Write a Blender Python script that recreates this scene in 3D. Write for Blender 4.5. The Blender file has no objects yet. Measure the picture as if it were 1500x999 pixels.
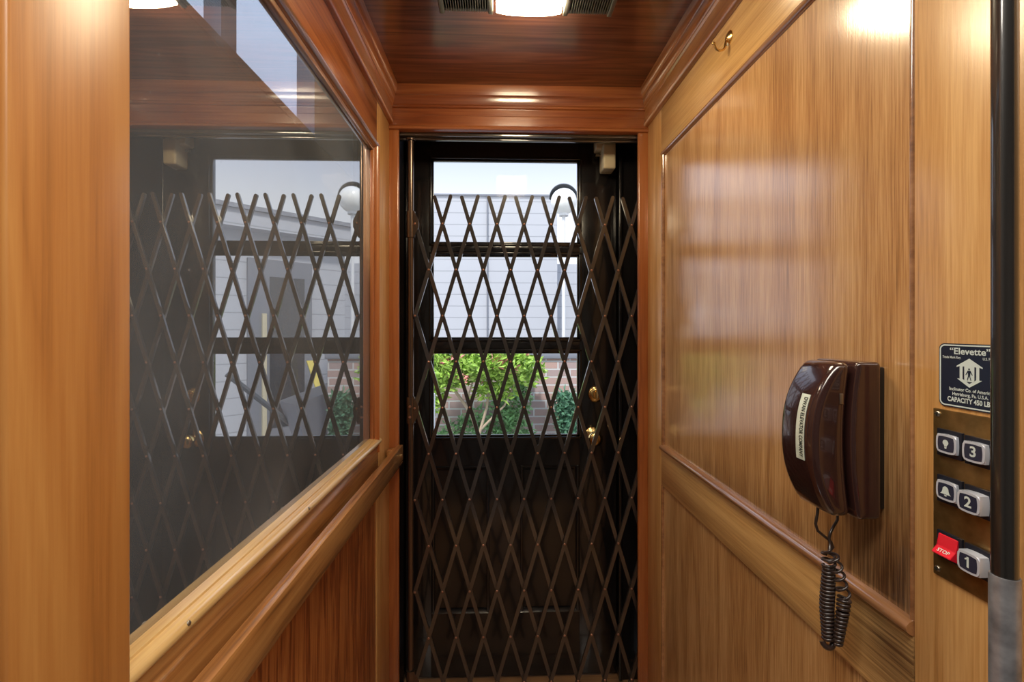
import bpy, bmesh, math, random
from mathutils import Vector, Matrix
random.seed(7)
C = bpy.context.scene
COL = C.collection
PI = math.pi

# ------------------------------------------------------------------ camera, world, lights, exposure
EYE = 1.42
cam_d = bpy.data.cameras.new('camera')
cam = bpy.data.objects.new('camera', cam_d); COL.objects.link(cam)
cam.location = (0, 0, EYE)
cam.rotation_euler = (PI/2, 0, -math.radians(1.769))
cam_d.sensor_width = 36; cam_d.lens = 680/1500*36
cam_d.shift_y = -18.5/1500
cam_d.clip_start = 0.02
C.camera = cam

vs = C.view_settings
vs.view_transform = 'Standard'; vs.look = 'None'; vs.gamma = 1; vs.exposure = 0.76
vs.use_curve_mapping = False

SKY = 0.90
LAMP = 24.0
w = bpy.data.worlds.new('sky'); C.world = w; w.use_nodes = True
nt = w.node_tree; nt.nodes.clear()
o_ = nt.nodes.new('ShaderNodeOutputWorld'); bg = nt.nodes.new('ShaderNodeBackground')
tc = nt.nodes.new('ShaderNodeTexCoord'); sp = nt.nodes.new('ShaderNodeSeparateXYZ'); rp = nt.nodes.new('ShaderNodeValToRGB')
nt.links.new(tc.outputs['Generated'], sp.inputs[0]); nt.links.new(sp.outputs['Z'], rp.inputs[0])
e = rp.color_ramp.elements
e[0].position = 0.0; e[0].color = (0.86, 0.88, 0.93, 1)
e[1].position = 1.0; e[1].color = (0.30, 0.48, 0.88, 1)
for p, c in ((0.24, (0.76, 0.80, 0.87, 1)), (0.37, (0.49, 0.565, 0.75, 1)), (0.44, (0.74, 0.84, 1.02, 1)), (0.62, (0.74, 0.88, 1.10, 1))):
    k = e.new(p); k.color = c
nt.links.new(rp.outputs[0], bg.inputs[0]); bg.inputs[1].default_value = SKY
nt.links.new(bg.outputs[0], o_.inputs[0])

sun_d = bpy.data.lights.new('sun', 'SUN'); sun_d.energy = 2.2; sun_d.angle = math.radians(6); sun_d.color = (1, .96, .9)
sun = bpy.data.objects.new('sun', sun_d); COL.objects.link(sun)
sun.rotation_euler = (math.radians(38), 0, math.radians(-28))

# unseen fill light added over the landing to brighten the car from behind
la = bpy.data.lights.new('landing_fill', 'AREA'); la.energy = 36; la.shape = 'RECTANGLE'; la.size = 2.6; la.size_y = 0.44; la.color = (1, .93, .82)
lo = bpy.data.objects.new('landing_fill', la); COL.objects.link(lo); lo.location = (0, -0.06, 2.55)

# ------------------------------------------------------------------ materials
MAT = {}
def newmat(name):
    m = bpy.data.materials.new(name); m.use_nodes = True
    nt = m.node_tree; b = nt.nodes['Principled BSDF']
    MAT[name] = m
    return m, nt, b

def simple(name, col, rough=.5, metal=0, coat=0, coat_rough=.1, spec=.5, emit=None, estr=0, bump=0, bscale=80, var=0):
    m, nt, b = newmat(name)
    b.inputs['Base Color'].default_value = (*col, 1); b.inputs['Roughness'].default_value = rough
    b.inputs['Metallic'].default_value = metal; b.inputs['Coat Weight'].default_value = coat
    b.inputs['Coat Roughness'].default_value = coat_rough; b.inputs['Specular IOR Level'].default_value = spec
    if emit:
        b.inputs['Emission Color'].default_value = (*emit, 1); b.inputs['Emission Strength'].default_value = estr
    if bump or var:
        t = nt.nodes.new('ShaderNodeTexCoord'); n = nt.nodes.new('ShaderNodeTexNoise'); n.inputs['Scale'].default_value = bscale
        n.inputs['Detail'].default_value = 4
        nt.links.new(t.outputs['Object'], n.inputs['Vector'])
        if bump:
            bp = nt.nodes.new('ShaderNodeBump'); bp.inputs['Strength'].default_value = bump; bp.inputs['Distance'].default_value = .002
            nt.links.new(n.outputs['Fac'], bp.inputs['Height']); nt.links.new(bp.outputs[0], b.inputs['Normal'])
        if var:
            r = nt.nodes.new('ShaderNodeValToRGB')
            r.color_ramp.elements[0].position = .3; r.color_ramp.elements[1].position = .7
            r.color_ramp.elements[0].color = (*[c*(1-var) for c in col], 1); r.color_ramp.elements[1].color = (*[min(1, c*(1+var)) for c in col], 1)
            nt.links.new(n.outputs['Fac'], r.inputs[0]); nt.links.new(r.outputs[0], b.inputs['Base Color'])
    return m

def wood(name, dark, mid, light, grain='Z', fig=9, fibre=140, rough=.38, coat=.8, coat_rough=.13, contrast=1.0, stains=(), bump=.05, dist=2.0, coat_ior=1.6, fw=.95):
    """varnished wood: growth-ring figure + fine fibres stretched along the grain axis; stains = (centre, radii, amount)"""
    m, nt, b = newmat(name)
    N, L = nt.nodes, nt.links
    t = N.new('ShaderNodeTexCoord')
    def mapped(long, cross):
        mp = N.new('ShaderNodeMapping')
        s = [cross]*3; s['XYZ'.index(grain)] = long
        mp.inputs['Scale'].default_value = s
        L.new(t.outputs['Object'], mp.inputs['Vector']); return mp
    m1 = mapped(fig*.07, fig)
    n1 = N.new('ShaderNodeTexNoise'); n1.inputs['Scale'].default_value = 1.0; n1.inputs['Detail'].default_value = 3; n1.inputs['Distortion'].default_value = dist*.3
    L.new(m1.outputs[0], n1.inputs['Vector'])
    mu = N.new('ShaderNodeMath'); mu.operation = 'MULTIPLY'; mu.inputs[1].default_value = 7.0
    L.new(n1.outputs['Fac'], mu.inputs[0])
    pp = N.new('ShaderNodeMath'); pp.operation = 'PINGPONG'; pp.inputs[1].default_value = 1.0
    L.new(mu.outputs[0], pp.inputs[0])
    m2 = mapped(fibre*.025, fibre)
    n2 = N.new('ShaderNodeTexNoise'); n2.inputs['Scale'].default_value = 1.0; n2.inputs['Detail'].default_value = 5; n2.inputs['Roughness'].default_value = .65
    L.new(m2.outputs[0], n2.inputs['Vector'])
    mix = N.new('ShaderNodeMath'); mix.operation = 'MULTIPLY_ADD'; mix.inputs[1].default_value = .42*contrast
    mix.inputs[2].default_value = .475-.5*fw + .21*(1-contrast)
    L.new(pp.outputs[0], mix.inputs[0])
    m3 = N.new('ShaderNodeMath'); m3.operation = 'MULTIPLY_ADD'; m3.inputs[1].default_value = fw
    L.new(n2.outputs['Fac'], m3.inputs[0]); L.new(mix.outputs[0], m3.inputs[2])
    r = N.new('ShaderNodeValToRGB')
    el = r.color_ramp.elements
    el[0].position = .25; el[0].color = (*dark, 1); el[1].position = .95; el[1].color = (*light, 1)
    q = el.new(.58); q.color = (*mid, 1)
    L.new(m3.outputs[0], r.inputs[0])
    out = r.outputs[0]
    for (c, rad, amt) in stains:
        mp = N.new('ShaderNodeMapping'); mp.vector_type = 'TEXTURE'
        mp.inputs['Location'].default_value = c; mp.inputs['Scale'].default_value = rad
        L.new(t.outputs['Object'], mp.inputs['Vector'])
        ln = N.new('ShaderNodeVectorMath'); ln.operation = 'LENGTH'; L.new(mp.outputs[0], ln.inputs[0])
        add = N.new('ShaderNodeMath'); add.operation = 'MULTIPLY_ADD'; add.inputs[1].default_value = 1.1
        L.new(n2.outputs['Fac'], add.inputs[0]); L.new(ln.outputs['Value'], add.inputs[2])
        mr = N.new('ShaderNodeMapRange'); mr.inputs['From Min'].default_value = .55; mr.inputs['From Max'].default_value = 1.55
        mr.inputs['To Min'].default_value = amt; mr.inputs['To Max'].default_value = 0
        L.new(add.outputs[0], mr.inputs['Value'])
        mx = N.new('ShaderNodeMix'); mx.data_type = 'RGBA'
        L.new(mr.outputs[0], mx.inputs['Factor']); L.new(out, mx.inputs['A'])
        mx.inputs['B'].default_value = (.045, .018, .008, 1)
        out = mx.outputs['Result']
    L.new(out, b.inputs['Base Color'])
    b.inputs['Roughness'].default_value = rough
    b.inputs['Coat Weight'].default_value = coat; b.inputs['Coat Roughness'].default_value = coat_rough
    b.inputs['Coat IOR'].default_value = coat_ior
    b.inputs['Specular IOR Level'].default_value = .4
    if bump:
        bp = N.new('ShaderNodeBump'); bp.inputs['Strength'].default_value = bump; bp.inputs['Distance'].default_value = .003
        L.new(n2.outputs['Fac'], bp.inputs['Height']); L.new(bp.outputs[0], b.inputs['Normal']); L.new(bp.outputs[0], b.inputs['Coat Normal'])
    return m

W_PANEL = wood('honey_panel_wood', (.21, .088, .027), (.51, .25, .083), (.76, .45, .19), 'Z', 10, 330, coat=1, coat_rough=.15, rough=.42, contrast=.6, coat_ior=2.5, fw=1.25,
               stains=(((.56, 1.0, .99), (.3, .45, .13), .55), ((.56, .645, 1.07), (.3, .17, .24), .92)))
W_RAILY = wood('honey_rail_wood', (.28, .13, .036), (.56, .31, .105), (.75, .46, .18), 'Y', 10, 260, coat=.8, coat_rough=.2, contrast=.7,
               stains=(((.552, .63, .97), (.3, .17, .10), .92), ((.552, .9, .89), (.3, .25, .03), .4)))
W_STILE = wood('honey_stile_wood', (.29, .13, .037), (.54, .275, .088), (.70, .41, .16), 'Z', 10, 300, coat=.5, coat_rough=.2, contrast=.6, coat_ior=1.5)
W_LEFT = wood('amber_stile_wood', (.22, .080, .018), (.40, .155, .036), (.50, .23, .062), 'Z', 12, 190, coat=.45, coat_rough=.3, coat_ior=1.5, contrast=.9, bump=.03, fw=.6)
W_LEFTY = wood('amber_rail_wood', (.13, .048, .013), (.34, .14, .038), (.50, .24, .075), 'Y', 14, 170, coat=1, coat_rough=.16, contrast=1.2, coat_ior=2.4)
W_PLANK = wood('red_plank_wood', (.12, .026, .007), (.32, .085, .018), (.50, .18, .045), 'Z', 40, 150, coat=.8, coat_rough=.2, contrast=1.2)
W_RED = wood('red_trim_wood_x', (.15, .035, .010), (.28, .072, .019), (.40, .13, .038), 'X', 12, 150, coat=.9, coat_rough=.16, coat_ior=1.8)
W_REDY = wood('red_trim_wood_y', (.15, .038, .012), (.31, .088, .023), (.44, .16, .045), 'Y', 12, 150, coat=.9, coat_rough=.16, coat_ior=1.8)
W_CROWN = wood('brown_crown_wood', (.16, .055, .016), (.34, .135, .038), (.48, .22, .07), 'Y', 12, 200, coat=1, coat_rough=.13, coat_ior=2.1)
W_REDZ = wood('red_trim_wood_z', (.18, .045, .012), (.34, .095, .022), (.44, .15, .04), 'Z', 12, 150, coat=.9, coat_rough=.2)
W_CEIL = wood('mahogany_ceiling_wood', (.060, .017, .008), (.135, .040, .017), (.25, .085, .036), 'X', 20, 130, coat=1, coat_rough=.17, contrast=1.1, bump=.02, coat_ior=1.9)
W_FLOOR = wood('floor_wood', (.16, .075, .03), (.33, .17, .075), (.45, .25, .12), 'X', 12, 90, coat=.5)
W_BEAD = wood('dark_bead_wood', (.16, .06, .02), (.28, .12, .045), (.40, .19, .08), 'Y', 10, 110, coat=1, coat_rough=.10, coat_ior=2.3)
W_BEADL = wood('pale_sill_wood', (.36, .19, .06), (.58, .35, .13), (.72, .48, .2), 'Y', 10, 200, coat=1, coat_rough=.14, contrast=.7, coat_ior=2.2)
BLACK = simple('black_gloss_paint', (.011, .010, .011), .22, coat=.5, coat_rough=.1, bump=.10, bscale=55)
SHAFT = simple('black_shaft_paint', (.012, .012, .013), .7)
BLUEBLACK = simple('black_paint_blue_haze', (.035, .085, .17), .45)  # black paint with the bluish sky haze put into its colour
BRONZE = simple('bronze_gate_metal', (.042, .033, .030), .34, metal=.3, coat=1, coat_rough=.09)
BRONZE.node_tree.nodes['Principled BSDF'].inputs['Coat IOR'].default_value = 1.8
POLE = simple('bronze_pole_metal', (.16, .115, .09), .25, metal=.85)
COPPER = simple('copper_rivet', (.42, .22, .15), .42, metal=.8)
BRASS = simple('polished_brass', (.85, .60, .25), .22, metal=1)
ABRASS = simple('aged_brass', (.33, .205, .075), .30, metal=.85, var=.35, bscale=45, bump=.05)
SCREW = simple('screw_steel', (.35, .33, .29), .35, metal=1)
PHONE = simple('brown_phone_plastic', (.034, .013, .011), .18, coat=.9, coat_rough=.05)
DARKPL = simple('black_plastic', (.008, .007, .007), .4)
CORD = simple('brown_cord', (.028, .017, .015), .28, coat=.4)
STICK = simple('silver_green_sticker', (.78, .84, .72), .30, metal=.2, var=.12, bscale=60)
INK = simple('black_ink', (.02, .025, .02), .6)
GREYINK = simple('pale_grey_ink', (.36, .42, .33), .6)
NAVY = simple('navy_sign_enamel', (.008, .015, .035), .3, coat=.3)
WHITEINK = simple('white_ink', (.62, .70, .68), .5)
BEZEL = simple('black_button_bezel', (.010, .012, .020), .3)
CHROME = simple('clear_silver_cap', (.66, .70, .80), .18, metal=.25, coat=.8)
CAPFACE = simple('navy_button_face', (.022, .028, .055), .18, coat=.6)
REDBTN = simple('red_button', (.75, .015, .035), .22, coat=.7)
TUBE = simple('black_tube_metal', (.016, .014, .013), .30, metal=.2, coat=1, coat_rough=.08)
TUBE.node_tree.nodes['Principled BSDF'].inputs['Coat IOR'].default_value = 1.7
SLEEVE = simple('worn_grey_sleeve', (.36, .36, .39), .36, metal=.7, var=.4, bscale=40, bump=.06)
LAMPM = simple('lit_diffuser', (.9, .88, .8), .4, emit=(1, .83, .56), estr=LAMP)
GRILLE = simple('grey_grille_metal', (.21, .20, .17), .4, metal=.5)
BEIGE = simple('beige_plastic', (.66, .57, .38), .45)
STUCCO = simple('hall_plaster', (.20, .19, .18), .8)
CARPET = simple('dark_carpet', (.035, .032, .03), .95)
SIDING_C = (.56, .57, .60)
LEAF1 = simple('yellow_green_leaf', (.38, .58, .10), .5, var=.4, bscale=14)
LEAF2 = simple('mid_green_leaf', (.24, .44, .19), .5, var=.4, bscale=14)
LEAF3 = simple('dark_ivy_leaf', (.12, .27, .16), .45, var=.45, bscale=14)
PINK = simple('pink_leaf_tip', (.85, .36, .32), .5)
BARK = simple('pale_bark', (.46, .36, .25), .8, bump=.4, bscale=40)
WHITE = simple('white_paint', (.80, .80, .80), .5)
GLOBE = simple('opal_globe', (.92, .91, .86), .25, coat=.4)
DGREY = simple('dark_grey_paint', (.10, .11, .125), .5)
MGREY = simple('mid_grey_paint', (.23, .24, .27), .5)
BUFFP = simple('buff_paint', (.62, .55, .38), .6)
YELLOW = simple('yellow_paint', (.75, .60, .14), .5)
BUFF = simple('buff_stucco', (.72, .60, .40), .8)
TERRA = simple('pale_blue_clay', (.50, .60, .70), .6)
PAVE = simple('grey_paving', (.42, .42, .42), .85, var=.15, bscale=6)
ROOFM = simple('grey_roof_shingle', (.30, .31, .34), .8, var=.2, bscale=30)

def siding():
    m, nt, b = newmat('grey_lap_siding')
    N, L = nt.nodes, nt.links
    t = N.new('ShaderNodeTexCoord'); s = N.new('ShaderNodeSeparateXYZ'); L.new(t.outputs['Object'], s.inputs[0])
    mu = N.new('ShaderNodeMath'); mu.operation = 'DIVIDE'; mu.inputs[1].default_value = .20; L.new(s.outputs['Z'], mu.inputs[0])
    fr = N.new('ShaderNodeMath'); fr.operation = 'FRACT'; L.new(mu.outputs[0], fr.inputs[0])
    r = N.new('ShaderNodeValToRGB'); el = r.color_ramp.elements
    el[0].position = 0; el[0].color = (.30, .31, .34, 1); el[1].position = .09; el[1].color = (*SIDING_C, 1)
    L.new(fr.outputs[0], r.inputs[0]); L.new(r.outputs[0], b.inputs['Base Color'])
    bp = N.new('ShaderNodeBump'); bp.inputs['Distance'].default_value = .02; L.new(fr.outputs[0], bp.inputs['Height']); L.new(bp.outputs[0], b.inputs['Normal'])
    b.inputs['Roughness'].default_value = .7
    return m
SIDING = siding()

def brickmat():
    m, nt, b = newmat('old_red_brick')
    N, L = nt.nodes, nt.links
    t = N.new('ShaderNodeTexCoord'); mp = N.new('ShaderNodeMapping'); mp.inputs['Rotation'].default_value = (PI/2, 0, 0)
    L.new(t.outputs['Object'], mp.inputs['Vector'])
    br = N.new('ShaderNodeTexBrick'); br.inputs['Scale'].default_value = 1
    br.inputs['Brick Width'].default_value = .24; br.inputs['Row Height'].default_value = .078; br.inputs['Mortar Size'].default_value = .008
    br.inputs['Color1'].default_value = (.50, .33, .28, 1); br.inputs['Color2'].default_value = (.38, .30, .29, 1); br.inputs['Mortar'].default_value = (.62, .60, .58, 1)
    L.new(mp.outputs[0], br.inputs['Vector']); L.new(br.outputs['Color'], b.inputs['Base Color'])
    bp = N.new('ShaderNodeBump'); bp.inputs['Distance'].default_value = .01; bp.invert = True
    L.new(br.outputs['Fac'], bp.inputs['Height']); L.new(bp.outputs[0], b.inputs['Normal'])
    b.inputs['Roughness'].default_value = .85
    return m
BRICK = brickmat()

def glassmat(name, ior, tint, dust, dustcol=(.5, .5, .52), scratch=False):
    m, nt, b = newmat(name)
    N, L = nt.nodes, nt.links
    N.remove(b); out = N['Material Output']
    tr = N.new('ShaderNodeBsdfTransparent'); tr.inputs[0].default_value = (*tint, 1)
    gl = N.new('ShaderNodeBsdfGlossy'); gl.inputs['Roughness'].default_value = 0; gl.inputs[0].default_value = (1, 1, 1, 1)
    fr = N.new('ShaderNodeFresnel'); fr.inputs['IOR'].default_value = ior
    gm = N.new('ShaderNodeNewGeometry'); ivt = N.new('ShaderNodeMath'); ivt.operation = 'SUBTRACT'; ivt.inputs[0].default_value = 1
    L.new(gm.outputs['Backfacing'], ivt.inputs[1])
    ff = N.new('ShaderNodeMath'); ff.operation = 'MULTIPLY'; L.new(fr.outputs[0], ff.inputs[0]); L.new(ivt.outputs[0], ff.inputs[1])
    mx = N.new('ShaderNodeMixShader'); L.new(ff.outputs[0], mx.inputs[0]); L.new(tr.outputs[0], mx.inputs[1]); L.new(gl.outputs[0], mx.inputs[2])
    res = mx
    if dust:
        df = N.new('ShaderNodeBsdfDiffuse'); df.inputs[0].default_value = (*dustcol, 1)
        md = N.new('ShaderNodeMixShader'); md.inputs[0].default_value = dust
        L.new(mx.outputs[0], md.inputs[1]); L.new(df.outputs[0], md.inputs[2]); res = md
        if scratch:
            t = N.new('ShaderNodeTexCoord')
            n = N.new('ShaderNodeTexNoise'); n.inputs['Scale'].default_value = 3.5; n.inputs['Detail'].default_value = 6
            L.new(t.outputs['Object'], n.inputs['Vector'])
            n2 = N.new('ShaderNodeTexNoise'); n2.inputs['Scale'].default_value = 130; n2.inputs['Detail'].default_value = 1
            L.new(t.outputs['Object'], n2.inputs['Vector'])
            r2 = N.new('ShaderNodeMapRange'); r2.inputs['From Min'].default_value = .74; r2.inputs['From Max'].default_value = .80
            r2.inputs['To Min'].default_value = 0; r2.inputs['To Max'].default_value = .16
            L.new(n2.outputs['Fac'], r2.inputs['Value'])
            r1 = N.new('ShaderNodeMapRange'); r1.inputs['From Min'].default_value = .3; r1.inputs['From Max'].default_value = .7
            r1.inputs['To Min'].default_value = dust*.55; r1.inputs['To Max'].default_value = dust*1.45
            L.new(n.outputs['Fac'], r1.inputs['Value'])
            ad = N.new('ShaderNodeMath'); ad.operation = 'ADD'; L.new(r1.outputs[0], ad.inputs[0]); L.new(r2.outputs[0], ad.inputs[1])
            L.new(ad.outputs[0], md.inputs[0])
    L.new(res.outputs[0], out.inputs['Surface'])
    return m
CARGLASS = glassmat('dusty_car_glass', 7.0, (.88, .92, .98), .11, (.48, .51, .56), True)
DOORGLASS = glassmat('door_glass', 1.13, (.98, .985, .99), .006)
WINGLASS = glassmat('house_window_glass', 1.9, (.45, .5, .55), .05)

# ------------------------------------------------------------------ mesh helpers
def bx(bm, x0, x1, y0, y1, z0, z1, bev=0, seg=2, mat=0):
    vs_ = [bm.verts.new((x, y, z)) for x in (x0, x1) for y in (y0, y1) for z in (z0, z1)]
    fs = [(0, 1, 3, 2), (4, 6, 7, 5), (0, 4, 5, 1), (2, 3, 7, 6), (0, 2, 6, 4), (1, 5, 7, 3)]
    F = [bm.faces.new([vs_[i] for i in f]) for f in fs]
    for f in F: f.material_index = mat
    if bev:
        ed = list({ed for f in F for ed in f.edges})
        r = bmesh.ops.bevel(bm, geom=ed, offset=bev, segments=seg, affect='EDGES', profile=.5)
        for f in r['faces']: f.material_index = mat
    return F

def prism(bm, pts, axis, a0, a1, mat=0):
    """closed 2-D outline pts extruded along axis; the outline gives the two other coordinates in XYZ order"""
    def P(p, a):
        v = list(p); v.insert('XYZ'.index(axis), a); return v
    A = [bm.verts.new(P(p, a0)) for p in pts]; B = [bm.verts.new(P(p, a1)) for p in pts]
    n = len(pts)
    fs = [bm.faces.new(A[::-1]), bm.faces.new(B)] + [bm.faces.new((A[i], A[(i+1) % n], B[(i+1) % n], B[i])) for i in range(n)]
    for f in fs: f.material_index = mat
    return fs

def tube(bm, pts, r, n=8, mat=0, rfun=None, closed=False):
    pts = [Vector(p) for p in pts]
    rings = []; up = None
    for i, p in enumerate(pts):
        a = pts[max(i-1, 0)]; b = pts[min(i+1, len(pts)-1)]
        t = (b-a).normalized()
        if up is None:
            up = t.orthogonal().normalized()
        up = (up - t*up.dot(t)).normalized()
        s = t.cross(up)
        rr = r if rfun is None else rfun(i/(len(pts)-1))
        rings.append([bm.verts.new(p + (up*math.cos(2*PI*k/n) + s*math.sin(2*PI*k/n))*rr) for k in range(n)])
    for a, b in zip(rings, rings[1:]):
        for k in range(n):
            f = bm.faces.new((a[k], a[(k+1) % n], b[(k+1) % n], b[k])); f.material_index = mat
    f = bm.faces.new(rings[0][::-1]); f.material_index = mat
    f = bm.faces.new(rings[-1]); f.material_index = mat

def lathe(bm, prof, loc, axis, n=24, mat=0):
    """prof: (radius, height along axis) pairs, spun about axis through loc"""
    ax = Vector(axis).normalized(); u = ax.orthogonal().normalized(); v = ax.cross(u); loc = Vector(loc)
    rings = []
    for r, h in prof:
        if r < 1e-6: rings.append([bm.verts.new(loc + ax*h)])
        else: rings.append([bm.verts.new(loc + ax*h + (u*math.cos(2*PI*k/n) + v*math.sin(2*PI*k/n))*r) for k in range(n)])
    for a, b in zip(rings, rings[1:]):
        for k in range(n):
            k2 = (k+1) % n
            if len(a) == 1 and len(b) == 1: continue
            if len(a) == 1: q = (a[0], b[k2], b[k])
            elif len(b) == 1: q = (a[k], a[k2], b[0])
            else: q = (a[k], a[k2], b[k2], b[k])
            f = bm.faces.new(q); f.material_index = mat

def obj(name, bm, mats, parent=None, smooth=35, loc=None):
    bmesh.ops.recalc_face_normals(bm, faces=bm.faces[:])
    me = bpy.data.meshes.new(name); bm.to_mesh(me); bm.free()
    for m in (mats if isinstance(mats, (list, tuple)) else [mats]): me.materials.append(m)
    if smooth:
        for p in me.polygons: p.use_smooth = True
        me.set_sharp_from_angle(angle=math.radians(smooth))
    o = bpy.data.objects.new(name, me); COL.objects.link(o)
    if loc is not None:
        me.transform(Matrix.Translation(-Vector(loc))); o.location = loc
    if parent is not None:
        o.parent = parent
        pm = Matrix.Translation(-parent.location)
        o.matrix_parent_inverse = pm
    return o

def B(): return bmesh.new()
def box(name, mat, parent, *a, **k):
    bm = B(); bx(bm, *a, **k); return obj(name, bm, mat, parent)
def empty(name, loc=(0, 0, 0)):
    o = bpy.data.objects.new(name, None); COL.objects.link(o); o.location = loc; o.empty_display_size = .05; return o
def tag(o, label, cat, group=None, kind=None):
    o['label'] = label; o['category'] = cat
    if group: o['group'] = group
    if kind: o['kind'] = kind
    return o
def struct(o, label, cat): return tag(o, label, cat, kind='structure')

def text_mesh(s, size, bold=0.0, align='CENTER', space=1.0):
    cu = bpy.data.curves.new('lettering', 'FONT'); cu.body = s; cu.size = size; cu.align_x = align; cu.align_y = 'CENTER'
    cu.offset = bold; cu.space_character = space; cu.resolution_u = 3
    to = bpy.data.objects.new('lettering', cu); COL.objects.link(to)
    bpy.context.view_layer.update()
    dg = bpy.context.evaluated_depsgraph_get()
    me = bpy.data.meshes.new_from_object(to.evaluated_get(dg))
    bpy.data.objects.remove(to); bpy.data.curves.remove(cu)
    return me
def add_text(bm, s, size, fn, bold=0.0, sx=1.0, mat=0, align='CENTER', space=1.0):
    """append lettering to bm; fn maps flat (u, v) to a 3-D point"""
    me = text_mesh(s, size, bold, align, space)
    vs_ = [bm.verts.new(fn(v.co.x*sx, v.co.y)) for v in me.vertices]
    for p in me.polygons:
        try:
            f = bm.faces.new([vs_[i] for i in p.vertices]); f.material_index = mat
        except ValueError: pass
    bpy.data.meshes.remove(me)

XL, XR = -.392, .552          # inner faces of the car's side walls
YB = 1.69                     # face of the car's back frame
YN = .33                      # near end of the car
CZ = 2.29                     # ceiling height

# ------------------------------------------------------------------ car shell
fl = box('floor', W_FLOOR, None, XL-.05, XR+.05, -.0, 1.755, -.06, 0)
struct(fl, 'wooden floor of the small lift car', 'floor')
ce = box('ceiling', W_CEIL, None, XL-.05, XR+.05, YN-.04, 1.75, CZ, CZ+.05)
struct(ce, 'dark reddish mahogany lift ceiling with grain across it', 'ceiling')

# right wall: frame and panel construction
wr = box('wall_right', W_STILE, None, XR+.012, XR+.05, YN, 1.70, 0, CZ)
struct(wr, 'honey coloured varnished frame and panel wall of the lift car carrying the telephone', 'wall')
box('panel', W_PANEL, wr, XR+.006, XR+.0135, .60, 1.545, 1.02, 2.02)
box('panel', W_PANEL, wr, XR+.006, XR+.0135, .60, 1.56, .09, .90)
box('stile', W_STILE, wr, XR, XR+.03, YN, .5995, 0, CZ, bev=.0025)
box('stile', W_STILE, wr, XR, XR+.03, 1.553, 1.70, 0, CZ, bev=.0025)
box('rail', W_RAILY, wr, XR, XR+.03, .60, 1.5525, 2.012, CZ, bev=.0015)
box('rail', W_RAILY, wr, XR, XR+.03, .60, 1.5525, .892, 1.012, bev=.002)
box('rail', W_RAILY, wr, XR, XR+.03, .60, 1.5525, 0, .12, bev=.002)
def half_round(bm, x, z, r, axis, a0, a1, proj, n=8, sgn=-1, flat=0):
    """half-round bead lying on plane x, bulging towards sgn*X; across = Z (axis Y) or Y (axis Z)"""
    pts = [(x - sgn*flat, z - r)] + [(x + sgn*proj*math.sin(PI*k/n), z - r*math.cos(PI*k/n)) for k in range(n+1)] + [(x - sgn*flat, z + r)]
    prism(bm, [p if axis == 'Y' else p for p in pts], axis, a0, a1)
bm = B(); half_round(bm, XR+.006, 2.006, .0085, 'Y', .60, 1.545, .011, flat=.004); obj('bead', bm, W_BEAD, wr, 50)
bm = B(); half_round(bm, XR+.006, 1.538, .0075, 'Z', 1.02, 2.012, .010, flat=.004); obj('bead', bm, W_BEAD, wr, 50)
bm = B(); half_round(bm, XR+.004, 1.021, .0105, 'Y', .60, 1.545, .014, flat=.004); obj('bead', bm, W_BEAD, wr, 50)
bm = B(); half_round(bm, XR+.006, 1.546, .0065, 'Z', .11, .892, .008, flat=.004); obj('bead', bm, W_BEAD, wr, 50)
bm = B(); half_round(bm, XR+.006, .6035, .004, 'Z', 1.02, 2.012, .007, flat=.004); obj('bead', bm, W_BEAD, wr, 50)

# left wall: glazed above, planked below
wl = box('wall_left', W_PLANK, None, XL-.04, XL-.004, .483, 1.52, 0, .93)
struct(wl, 'lift wall of reddish vertical planks below a wide dark window', 'wall')
box('stile', W_LEFT, wl, XL-.045, XL+.020, .362, .484, 0, CZ, bev=.004, seg=3)
box('stile', W_LEFT, wl, XL-.045, XL+.012, .33, .359, 0, CZ, bev=.003)
box('stile', W_STILE, wl, XL-.045, XL, 1.523, 1.70, 0, CZ, bev=.002)
box('rail', W_REDY, wl, XL-.045, XL, .483, 1.5225, 2.018, CZ, bev=.002)
box('chair_rail', W_LEFTY, wl, XL-.045, XL+.004, .483, 1.5225, .905, 1.043, bev=.003)

# window in the left wall
win = box('window_1', CARGLASS, None, XL-.021, XL-.016, .483, 1.53, 1.0, 2.05)
struct(win, 'wide dusty dark window of the lift reflecting the folding gate', 'window')
bm = B(); half_round(bm, XL-.016, 2.012, .010, 'Y', .484, 1.523, .026, sgn=1); bx(bm, XL-.016, XL-.004, .484, 1.50, 1.990, 2.004, bev=.002)
obj('bead', bm, W_BEAD, win, 50)
bm = B(); half_round(bm, XL-.016, 1.514, .009, 'Z', 1.02, 2.02, .026, sgn=1); bx(bm, XL-.016, XL-.004, 1.493, 1.506, 1.02, 2.004, bev=.002)
obj('bead', bm, W_REDZ, win, 50)
bm = B()
prism(bm, [(XL-.016, 1.032), (XL+.002, 1.042)] + [(XL+.002+.010*math.cos(PI*k/10-PI/2), 1.052+.010*math.sin(PI*k/10-PI/2)) for k in range(1, 11)] + [(XL-.003, 1.0625), (XL-.003, 1.066), (XL-.016, 1.068)], 'Y', .483, 1.535)
obj('sill', bm, W_BEADL, win, 50)
for y in (.585, .95):
    bm = B(); lathe(bm, [(.0032, 0), (.0032, .0012), (.002, .0022), (0, .0024)], (XL+.0105, y, 1.056), (1, 0, .35), 12); obj('screw', bm, SCREW, win)

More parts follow.
